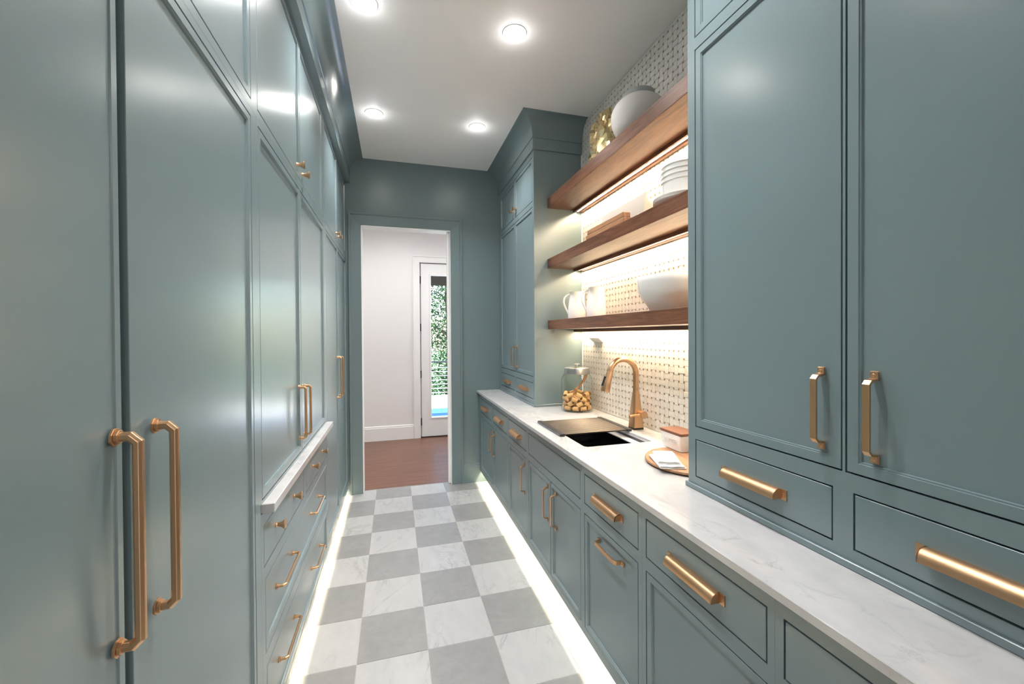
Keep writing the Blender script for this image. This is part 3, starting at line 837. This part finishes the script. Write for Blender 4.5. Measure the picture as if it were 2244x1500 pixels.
rk = thing('drying_rack', 'roll-up drying rack of dark metal rods lying across the sink', 'rack', (1.05, 2.205, ZT))
for xa, xb in ((0.838, 0.866), (1.240, 1.268)):
    e = MB(); e.box(xa, xb, 2.030, 2.390, ZT + 0.0005, ZT + 0.0145); eo = e.build('end_strip', RUBBER, rk, bevel=0.002)
    xo = xa - 0.0012 if xa < 1 else xb - 0.001
    for k in range(4):
        y0 = 2.034 + k * 0.0895
        q = MB(); q.box(xo, xo + 0.0022, y0, y0 + 0.084, ZT + 0.002, ZT + 0.012); q.build('pad', RUBBER_G, eo)
for k in range(17):
    y = 2.043 + k * 0.0209
    MB().tube([(0.862, y, ZT + 0.0078), (1.244, y, ZT + 0.0078)], 0.0056, 10).build('rod', STEEL_D, rk, smooth=60)

fc = thing('faucet', 'gooseneck brass faucet with a pull-down spray head behind the sink', 'faucet', (1.325, 2.08, ZT))
fx, fy = 1.325, 2.08
m = MB(); m.rings([[(fx + a, fy + b, z) for a, b in rrect(-h, h, -h, h, 0.008, 3)] for h, z in ((0.0325, ZT), (0.0325, ZT + 0.010), (0.031, ZT + 0.011))]); m.build('base', BRONZE, fc)
m = MB()
rs = []
for h, r, z in ((0.0318, 0.006, ZT + 0.011), (0.030, 0.007, ZT + 0.04), (0.026, 0.0085, 1.00), (0.0195, 0.011, 1.08), (0.0165, 0.0155, 1.118)):
    rs.append([(fx + a, fy + b, z) for a, b in rrect(-h, h, -h, h, r, 4)])
m.rings(rs); m.build('column', BRASS, fc, smooth=25)
pts = []
R_ = 0.083
for k in range(5): pts.append((fx, fy, 1.119 + k * 0.0235))
for k in range(1, 25):
    a = PI * k / 24 * 0.93
    pts.append((fx - R_ + R_ * math.cos(a), fy, 1.213 + R_ * math.sin(a)))
pe = Vector(pts[-1]); d_ = (pe - Vector(pts[-2])).normalized()
m = MB(); m.tube(pts, 0.0160, 20); m.build('spout', BRASS, fc, smooth=50)
m = MB(); hp = [pe + d_ * t for t in (0.0005, 0.004, 0.06, 0.113, 0.118)]
m.tube(hp, [0.0166, 0.0172, 0.0215, 0.0262, 0.0245], 24); sh = m.build('spray_head', BRASS, fc, smooth=40)
side_v = Vector((-1, 0, 0)); nrm = (side_v - d_ * side_v.dot(d_)).normalized()
bp = [pe + d_ * t + nrm * 0.0225 for t in (0.030, 0.05, 0.075)]
bp = [pe + d_ * t + nrm * (0.0195 + 0.06 * (t - 0.03)) for t in (0.036, 0.060, 0.090)]
m = MB(); m.tube(bp, [0.0075, 0.0070, 0.0085], 12); m.build('spray_button', BLACKPL, sh, smooth=50)
m = MB(); m.tube([(fx + 0.004, fy - 0.020, 0.988), (fx + 0.006, fy - 0.075, 0.988)], [0.016, 0.021], 24); m.build('valve_hub', BRASS, fc, smooth=40)
m = MB(); m.tube([(fx, fy - 0.055, 0.986), (fx - 0.03, fy - 0.056, 0.985), (fx - 0.078, fy - 0.058, 0.983)], [0.0085, 0.0080, 0.0072], 14); m.build('lever', BRASS, fc, smooth=40)

# ================================================================== PASTA JAR
jx, jy = 1.244, 2.700
jr = 0.112
jar = thing('pasta_jar', 'clear glass jar with a metal lid and pasta inside, in the worktop corner', 'jar', (jx, jy, ZT))
m = MB()
outer = [(0.04, 0.0005), (jr - 0.012, 0.0005), (jr - 0.003, 0.006), (jr, 0.018), (jr, 0.215), (jr - 0.002, 0.235), (jr - 0.012, 0.252), (0.090, 0.264), (0.086, 0.270)]
inner = [(0.083, 0.269), (0.087, 0.262), (jr - 0.015, 0.249), (jr - 0.006, 0.233), (jr - 0.004, 0.214), (jr - 0.004, 0.020), (jr - 0.012, 0.009), (0.04, 0.008)]
m.lathe(outer + inner, (jx, jy, ZT), 48); m.build('glass', GLASS, jar, smooth=50)
m = MB(); m.lathe([(0.0885, 0.262), (0.0905, 0.264), (0.0905, 0.300), (0.0890, 0.304), (0.080, 0.3065), (0.02, 0.308)], (jx, jy, ZT), 48)
lo = m.build('lid', STEEL, jar, smooth=35)
m = MB(); m.lathe([(0.010, 0.3078), (0.006, 0.312), (0.0055, 0.322), (0.008, 0.3265), (0.0210, 0.3290), (0.0215, 0.3325), (0.012, 0.335)], (jx, jy, ZT), 24); m.build('lid_knob', STEEL, lo, smooth=40)
# rigatoni
pr, pl, pt_ = 0.0155, 0.041, 0.0020
pm = MB()
nseg = 14
pm.rings([[(rr * math.cos(2 * PI * k / nseg), rr * math.sin(2 * PI * k / nseg), zz) for k in range(nseg)] for rr, zz in ((pr, -pl / 2), (pr, pl / 2), (pr - pt_, pl / 2), (pr - pt_, -pl / 2))], closed=True)
pasta_me = pm.mesh('pasta_tube', PASTA, smooth=45)
rng = random.Random(11)
pn = 0
for li, dz in enumerate((0.0260, 0.0575, 0.0890, 0.1180)):
    for rad, cnt in ((jr - 0.0295, 9), (0.036, 4)):
        for k in range(cnt):
            a = 2 * PI * (k + 0.43 * li) / cnt + rng.uniform(-0.05, 0.05)
            if li == 3 and (rng.random() < 0.30 or rad < 0.05): continue
            x, y = jx + rad * math.cos(a), jy + rad * math.sin(a)
            o = bpy.data.objects.new('pasta_tube', pasta_me); COL.objects.link(o)
            tilt = PI / 2 + (rng.uniform(-0.55, 0.55) if rad > 0.06 else rng.uniform(-0.2, 0.2))
            yaw = a + PI / 2 + rng.uniform(-0.45, 0.45)
            o.rotation_euler = (0, tilt if li else PI / 2, yaw)
            o.location = (x, y, ZT + dz + (rng.uniform(-0.002, 0.004) if li else 0))
            lab = 'pale dry ridged pasta tube inside the glass jar, %s' % ('in the bottom layer', 'in the second layer from the bottom', 'in the third layer from the bottom', 'on top of the heap')[li]
            tag(o, lab, 'pasta', 'pasta tubes in the jar')
# wooden scoop
sp = thing('wooden_scoop', 'reddish wooden scoop stuck in the pasta inside the jar', 'scoop', (jx, jy, ZT + 0.14))
m = MB(); A, B = Vector((jx - 0.015, jy - 0.01, ZT + 0.150)), Vector((jx + 0.068, jy - 0.005, ZT + 0.246))
m.tube([A, A.lerp(B, 0.3) + Vector((0.004, 0, -0.006)), A.lerp(B, 0.7) + Vector((0.006, 0, -0.004)), B, B + Vector((0.010, 0, 0.001))], [0.009, 0.0075, 0.0085, 0.0095, 0.006], 12); m.build('grip', SCOOP_WOOD, sp, smooth=50)
m = MB()
rs = []
for t, r in ((0.0, 0.012), (0.018, 0.024), (0.05, 0.027), (0.072, 0.0265)):
    c = A + Vector((-0.80, 0.05, -0.60)).normalized() * t
    u = Vector((0.60, 0, -0.80)); v_ = Vector((0, 1, 0))
    rs.append([tuple(c + u * (r * 0.75 * math.sin(PI * k / 10 - 0.0)) + v_ * (r * math.cos(PI * k / 10))) for k in range(11)] + [tuple(c + u * ((r - 0.004) * 0.75 * math.sin(PI * k / 10)) + v_ * ((r - 0.004) * math.cos(PI * k / 10))) for k in range(10, -1, -1)])
m.rings(rs); m.build('bowl', SCOOP_WOOD, sp, smooth=40)

# ================================================================== BOARD, BUTTER DISH, NAPKINS, CUP
cb = MB(); bcx, bcy, br = 1.196, 1.450, 0.193
cbr = thing('round_board', 'round wooden serving board on the worktop beside the foreground hutch', 'board', (bcx, bcy, ZT))
prof = [(br - 0.010, 0.0), (br - 0.006, 0.004), (br, 0.010), (br, 0.0165), (br - 0.0025, 0.0185), (0.02, 0.0185)]
m = MB(); m.lathe([(br - 0.012, 0.0005), (br - 0.008, 0.004), (br, 0.009), (br, 0.0160), (br - 0.0025, 0.0180), (0.02, 0.0182)], (bcx, bcy, ZT), 72); m.build('disc', BOARD_WOOD, cbr, smooth=30)
for k in range(5):
    y = bcy - 0.10 + k * 0.035
    hx = math.sqrt(br ** 2 - (y - bcy) ** 2)
ZB = ZT + 0.0183
bd = thing('butter_dish', 'white lidded butter dish standing on the round board', 'dish', (1.248, 1.607, ZB))
def tapered(mb, x0, x1, y0, y1, r, lv):
    cx, cy = (x0 + x1) / 2, (y0 + y1) / 2
    mb.rings([[(cx + (x - cx), cy + (y - cy), z) for x, y in rrect(x0 - d, x1 + d, y0 - d, y1 + d, r + max(d, 0), 5)] for d, z in lv])
m = MB(); tapered(m, 1.199, 1.297, 1.533, 1.681, 0.012, [(-0.008, ZB + 0.0002), (-0.005, ZB + 0.003), (0.0, ZB + 0.070), (-0.001, ZB + 0.072)]); m.build('dish', CERAMIC, bd, smooth=30)
m = MB(); tapered(m, 1.198, 1.298, 1.532, 1.682, 0.012, [(-0.002, ZB + 0.0722), (0.0, ZB + 0.0735), (0.0, ZB + 0.083), (-0.0015, ZB + 0.0845)]); m.build('lid', LID_WOOD, bd, smooth=30)
cu = bpy.data.curves.new('butter_text', 'FONT'); cu.body = 'BUTTER'; cu.size = 0.026; cu.extrude = 0.0009; cu.align_x = 'CENTER'; cu.align_y = 'CENTER'; cu.space_character = 1.12
to = bpy.data.objects.new('butter_text', cu); COL.objects.link(to)
bpy.context.view_layer.update()
tme = bpy.data.meshes.new_from_object(to.evaluated_get(bpy.context.evaluated_depsgraph_get()))
bpy.data.objects.remove(to)
tme.materials.clear(); tme.materials.append(CERAMIC)
tl = place(tme, 'lettering', bd, (1.1986, 1.607, ZB + 0.040), cols((0, -1, 0), (0.07, 0, 0.9975), (-0.9975, 0, 0.07)))
cp = MB(); cp.lathe([(0.030, 0.0002), (0.037, 0.004), (0.046, 0.03), (0.048, 0.058), (0.046, 0.060), (0.043, 0.057), (0.041, 0.03), (0.03, 0.008)], (1.262, 1.474, ZB), 36)
tag(cp.build('small_cup', STONEWARE, smooth=40), 'small pale cup half hidden by the foreground hutch, right of the butter dish', 'cup')

def napkin(label, c, ang, ln, wd, z0, turns):
    ca, sa = math.cos(ang), math.sin(ang)
    hh = 0.0066; t = 0.0022
    path = []
    u = ln / 2; z = z0 + t
    path.append((-u, z)); dirn = 1
    for k in range(turns):
        e = (u - 0.004 - 0.002 * k) * dirn
        for q in range(1, 6): path.append((-u * dirn + (e + u * dirn) * q / 5 if k == 0 else -e0 + (e + e0) * q / 5, z + 0.0006 * math.sin(q * 1.9 + k)))
        e0 = e
        if k < turns - 1:
            for q in range(1, 6):
                a = -PI / 2 + PI * q / 5
                path.append((e + dirn * (hh / 2) * math.cos(a), z + hh / 2 + hh / 2 * math.sin(a)))
            z += hh; e0 = -e; dirn = -dirn
    P = [Vector(p) for p in path]
    rs = []
    for i, p in enumerate(P):
        d = (P[min(i + 1, len(P) - 1)] - P[max(i - 1, 0)]).normalized(); n_ = Vector((-d.y, d.x)) * t * 0.85
        w2 = wd / 2 - 0.0012 * (i % 3)
        ring = []
        for v in (-w2, -w2 * 0.33, w2 * 0.33, w2): ring.append((p + n_, v))
        for v in (w2, w2 * 0.33, -w2 * 0.33, -w2): ring.append((p - n_, v))
        rs.append([(c[0] + q_.x * ca - v * sa, c[1] + q_.x * sa + v * ca, q_.y + 0.0007 * math.sin(v * 60 + q_.x * 30)) for q_, v in ring])
    o = MB().rings(rs).build('napkin', LINEN, smooth=50)
    return tag(o, label, 'napkin', 'folded white napkins')
napkin('folded white cloth napkin, lower of the pair on the round board', (1.060, 1.440), math.radians(160), 0.100, 0.165, ZB + 0.0008, 2)
napkin('folded white cloth napkin, upper of the pair on the round board', (1.066, 1.452), math.radians(154), 0.086, 0.150, ZB + 0.0128, 2)

# wall outlet below the lowest shelf
ot = MB()
T = lambda a, b, c: (XS - a, c, b)
ot.prism([(0.007, 1.380), (0.047, 1.411), (0.047, 1.416), (0.007, 1.416)], 2.585, 2.735, T)
tag(ot.build('wall_outlet', PLASTIC_W, bevel=0.001), 'small slanted white outlet on the tiled wall below the lowest shelf', 'outlet')

# ================================================================== SHELF CONTENTS
def pitcher(label, cx, cy):
    z = 1.5455
    r = thing('pitcher', label, 'pitcher', (cx, cy, z), 'white pitchers on the lowest shelf')
    m = MB()
    prof_o = [(0.050, 0.0), (0.060, 0.002), (0.0635, 0.010), (0.0635, 0.05), (0.061, 0.09), (0.056, 0.13), (0.0505, 0.17), (0.0485, 0.190), (0.0495, 0.198)]
    prof_i = [(0.0465, 0.198), (0.0455, 0.188), (0.047, 0.168), (0.052, 0.13), (0.057, 0.09), (0.059, 0.05), (0.058, 0.012), (0.04, 0.006)]
    n = 40; rs = []
    sd_ = math.atan2(-0.42, 0.91)
    for q, (rr, zz) in enumerate(prof_o + prof_i):
        ring = []
        for k in range(n):
            a = 2 * PI * k / n
            e = max(0.0, math.cos(a - sd_)) ** 10 * max(0.0, (zz - 0.15) / 0.048)
            rr2 = rr + 0.014 * e + (0.0004 * math.sin(zz * 700) if 0 < zz < 0.18 and q < 9 else 0)
            ring.append((cx + rr2 * math.cos(a), cy + rr2 * math.sin(a), z + zz + 0.004 * e))
        rs.append(ring)
    m.rings(rs); m.build('jug', CERAMIC, r, smooth=45)
    ha = sd_ + PI
    hv = Vector((math.cos(ha), math.sin(ha), 0))
    P0 = Vector((cx, cy, z))
    hp = []
    for k in range(15):
        t = k / 14
        out = 0.048 + 0.040 * math.sin(PI * min(1.0, t * 1.02) ** 0.62) + 0.012 * t
        hp.append(P0 + hv * out + Vector((0, 0, 0.182 - 0.140 * t - 0.012 * (1 - math.sin(PI * t)) * (t < .5) * 0)))
    m = MB(); m.tube(hp, [0.0065] * 15, 12); m.build('handle', CERAMIC, r, smooth=50)
    return r
pitcher('white ceramic pitcher, the far one beside the teal hutch side', 1.262, 2.735)
pitcher('white ceramic pitcher, the near one overlapping the other', 1.262, 2.440)

m = MB(); bx, by = 1.248, 1.680
m.lathe([(0.070, 0.0), (0.082, 0.001), (0.086, 0.006), (0.100, 0.030), (0.122, 0.058), (0.138, 0.095), (0.145, 0.135), (0.147, 0.160), (0.1455, 0.1615), (0.142, 0.158), (0.139, 0.135), (0.131, 0.096), (0.115, 0.062), (0.09, 0.034), (0.06, 0.012)], (bx, by, 1.5455), 64)
tag(m.build('serving_bowl', CERAMIC, smooth=50), 'large white ceramic bowl on the lowest shelf, beside the foreground hutch', 'bowl')

# middle shelf: plates, bowls, tray, boards
z = 2.0065
sx_, sy_ = 1.252, 1.573
plate = MB(); plate.lathe([(0.075, 0.0), (0.085, 0.0005), (0.090, 0.005), (0.132, 0.0165), (0.1335, 0.0185), (0.131, 0.0195), (0.088, 0.009), (0.03, 0.008)], (0, 0, 0), 56)
plate_me = plate.mesh('plate', CERAMIC, smooth=45)
ordn = ('lowest', 'second', 'third', 'fourth', 'fifth', 'topmost')
for k in range(3):
    o = bpy.data.objects.new('plate', plate_me); COL.objects.link(o); o.location = (sx_, sy_, z + k * 0.0080)
    tag(o, 'white plate, %s of three in the stack under the bowls on the middle shelf' % ('lowest', 'middle one', 'topmost')[k], 'plate', 'plates stacked on the middle shelf')
zb = z + 2 * 0.0080 + 0.0095
bowl = MB(); bowl.lathe([(0.055, 0.0), (0.064, 0.001), (0.080, 0.012), (0.0905, 0.032), (0.0945, 0.060), (0.0965, 0.0765), (0.1000, 0.0790), (0.1000, 0.0815), (0.0965, 0.0820), (0.0925, 0.076), (0.0905, 0.060), (0.0868, 0.034), (0.076, 0.017), (0.04, 0.008)], (0, 0, 0), 56)
bowl_me = bowl.mesh('soup_bowl', CERAMIC, smooth=45)
for k in range(4):
    o = bpy.data.objects.new('soup_bowl', bowl_me); COL.objects.link(o); o.location = (sx_, sy_ - 0.003 * (k % 2), zb + k * 0.0225)
    tag(o, 'white bowl, %s of the four stacked on the plates' % ('lowest', 'second from the bottom', 'third from the bottom', 'topmost')[k], 'bowl', 'bowls stacked on the middle shelf')
tr = MB()
op = [(1.192, 2.0075), (1.196, 2.06), (1.201, 2.140), (1.2045, 2.1445), (1.209, 2.142), (1.213, 2.124), (1.219, 2.108), (1.229, 2.095), (1.243, 2.088), (1.262, 2.0865)]
ip = [(1.31, 2.0865), (1.335, 2.090), (1.350, 2.100), (1.358, 2.116), (1.362, 2.119), (1.368, 2.116), (1.376, 2.0075)]
tr.prism(op + ip, 1.800, 2.235, lambda a, b, c: (a, c, b))
tag(tr.build('trough_tray', CONCRETE, smooth=40), 'long beige stone trough tray with a curved open end on the middle shelf', 'tray')
for k, (y0, y1, xa, xb, lab) in enumerate(((1.862, 2.290, 1.119, 1.166, 'flat reddish wooden board, lower of two in front of the beige tray'), (1.870, 2.280, 1.122, 1.164, 'flat reddish wooden board, upper of two in front of the beige tray'))):
    m = MB(); m.box(xa, xb, y0, y1, z + 0.0002 + k * 0.0285, z + 0.0275 + k * 0.0285)
    tag(m.build('wooden_board', BOARD_WOOD, bevel=0.004, seg=2), lab, 'board', 'wooden boards on the middle shelf')

# top shelf: round vase, crumpled gold vase
z = 2.4605
va = thing('round_vase', 'round white rough-textured vase on the top shelf', 'vase', (1.250, 1.925, z))
R0 = 0.143
prof = []
for k in range(0, 19):
    a = -0.95 + (0.95 + 1.02) * k / 18
    prof.append((R0 * math.cos(a) if a < 0 else R0 * math.cos(a), 0.165 + (0.155 if a < 0 else 0.150) * math.sin(a) * (1.30 if a < 0 else 1.0)))
z_bot = prof[0][1]
prof = [(r_, (zz - z_bot) * 0.755) for r_, zz in prof]
tp = prof[-1]
m = MB(); m.lathe([(0.06, 0.0)] + prof, (1.250, 1.925, z), 64); m.build('belly', STONEWARE, va, smooth=60)
m = MB(); m.lathe([(tp[0] - 0.002, tp[1] - 0.001), (tp[0] + 0.003, tp[1] + 0.008), (tp[0] + 0.006, tp[1] + 0.022), (tp[0] + 0.002, tp[1] + 0.024), (tp[0] - 0.008, tp[1] + 0.018), (tp[0] - 0.010, tp[1] - 0.004), (tp[0] - 0.012, tp[1] - 0.06)], (1.250, 1.925, z), 64, cap0=False); m.build('rim', VASE_IN, va, smooth=60)

gm = MB()
n, mrow = 34, 15; rs = []
grng = random.Random(3)
for q in range(mrow + 1):
    t = q / mrow
    base_r = 0.048 + 0.042 * math.sin(PI * min(1, 0.14 + t * 0.9)) ** 0.8
    if t > 0.9: base_r *= 1.0 - (t - 0.9) * 3.2
    ring = []
    for k in range(n):
        a = 2 * PI * (k + 0.5 * (q % 2)) / n + grng.uniform(-0.05, 0.05)
        p = Vector((math.cos(a + t * 1.3) * 2.0, math.sin(a + t * 1.3) * 2.0, t * 1.6))
        f = abs(noise.noise(p * 1.5)) * 0.046 - 0.012 + grng.uniform(-0.003, 0.003)
        r_ = base_r + f
        ring.append((1.285 + r_ * 0.95 * math.cos(a), 2.352 + r_ * 1.05 * math.sin(a), z + 0.372 * t + (grng.uniform(-0.006, 0.006) if 0 < q else 0) + (0.022 * math.sin(a + 2.2) if q == mrow else 0)))
    rs.append(ring)
gm.rings(rs)
tag(gm.build('gold_vase', GOLD, smooth=17), 'crumpled gold metal vase on the top shelf, left of the white vase', 'vase')

# ================================================================== OUTSIDE
struct(MB().box(-6, 9, YH + 0.15, 10.7, -0.22, -0.10).build('floor_deck', DECK))
rg = MB().box(-1.2, 3.6, 6.75, 8.72, -0.0998, -0.088)
tag(rg.build('outdoor_rug', RUG), 'bright blue outdoor rug on the pale deck beyond the glass door', 'rug')
rl = thing('deck_railing', 'black deck railing with steel cables beyond the glass door', 'railing', (1.0, 10.55, -0.10))
MB().box(-6, 9, 10.52, 10.58, 0.745, 0.785).build('top_rail', RAILM, rl, bevel=0.004)
for x in (-5.0, -3.2, -1.4, 0.2, 2.3, 4.1, 5.9, 7.7):
    MB().box(x - 0.025, x + 0.025, 10.525, 10.575, -0.10, 0.745).build('post', RAILM, rl)
for k in range(7):
    MB().tube([(-6, 10.55, -0.01 + k * 0.105), (9, 10.55, -0.01 + k * 0.105)], 0.010, 6).build('cable', CABLE, rl)
pg = thing('porch_beam', 'dark porch beam with posts above the deck outside', 'beam', (1.0, 7.3, -0.10))
MB().box(-5, 8, 7.2, 7.4, 2.315, 2.56).build('beam', BEAM_M, pg)
for x in (-4.9, 7.8): MB().box(x - 0.08, x + 0.08, 7.22, 7.38, -0.10, 2.315).build('post', BEAM_M, pg)
struct(MB().box(-60, 60, 10.7, 90, -2.2, -2.0).build('floor_lawn', GRASS))

trng = random.Random(5)
def tree(label, x, y, z0, h, rx, nl):
    r = thing('leafy_tree', label, 'tree', (x, y, z0), 'trees beyond the deck')
    m = MB(); m.tube([(x, y, z0), (x + 0.1, y, z0 + h * 0.4), (x - 0.05, y + 0.1, z0 + h * 0.9)], [0.16, 0.12, 0.03], 8)
    for k in range(9):
        zz = z0 + h * (0.2 + 0.07 * k); a = k * 2.4
        m.tube([(x, y, zz), (x + rx * 0.35 * math.cos(a), y + rx * 0.35 * math.sin(a), zz + 0.3), (x + rx * 0.75 * math.cos(a), y + rx * 0.75 * math.sin(a), zz + 0.45)], [0.05, 0.03, 0.01], 5)
    m.build('trunk', BARK, r, smooth=60)
    m = MB()
    for k in range(nl):
        a = trng.uniform(0, 2 * PI); t = trng.random(); rr = rx * math.sqrt(trng.random()) * (1.15 - 0.75 * t)
        p = Vector((x + rr * math.cos(a), y + rr * math.sin(a), z0 + h * (0.08 + 0.95 * t)))
        cl = noise.noise(p * 0.9)
        if cl < -0.05 and trng.random() < 0.35: continue
        u = Vector((trng.uniform(-1, 1), trng.uniform(-1, 1), trng.uniform(-0.6, 0.6))).normalized()
        v = u.cross(Vector((trng.uniform(-1, 1), trng.uniform(-1, 1), 1))).normalized()
        s_ = trng.uniform(0.032, 0.066)
        m.add([p - u * s_, p + v * s_ * 0.45, p + u * s_, p - v * s_ * 0.45], [(0, 1, 2, 3)])
    o = m.build('foliage', LEAF, r); o['kind'] = 'stuff'
tl_ = ['leafy green tree seen through the glass door, close behind the railing', 'leafy green tree beyond the deck, right of the glass door', 'leafy green tree beyond the deck, left of the glass door', 'taller green tree behind the trees at the railing', 'tall green tree far beyond the deck']
for lab, (x, y, h, rx, nl) in zip(tl_, ((1.62, 13.3, 6.0, 1.3, 30000), (4.8, 13.8, 6.2, 1.4, 14000), (-1.6, 13.6, 6.0, 1.4, 14000), (3.7, 17.6, 9.0, 1.7, 30000), (-0.6, 18.2, 9.0, 1.7, 30000))):
    tree(lab, x, y, -2.0, h + 1.2, rx, nl)
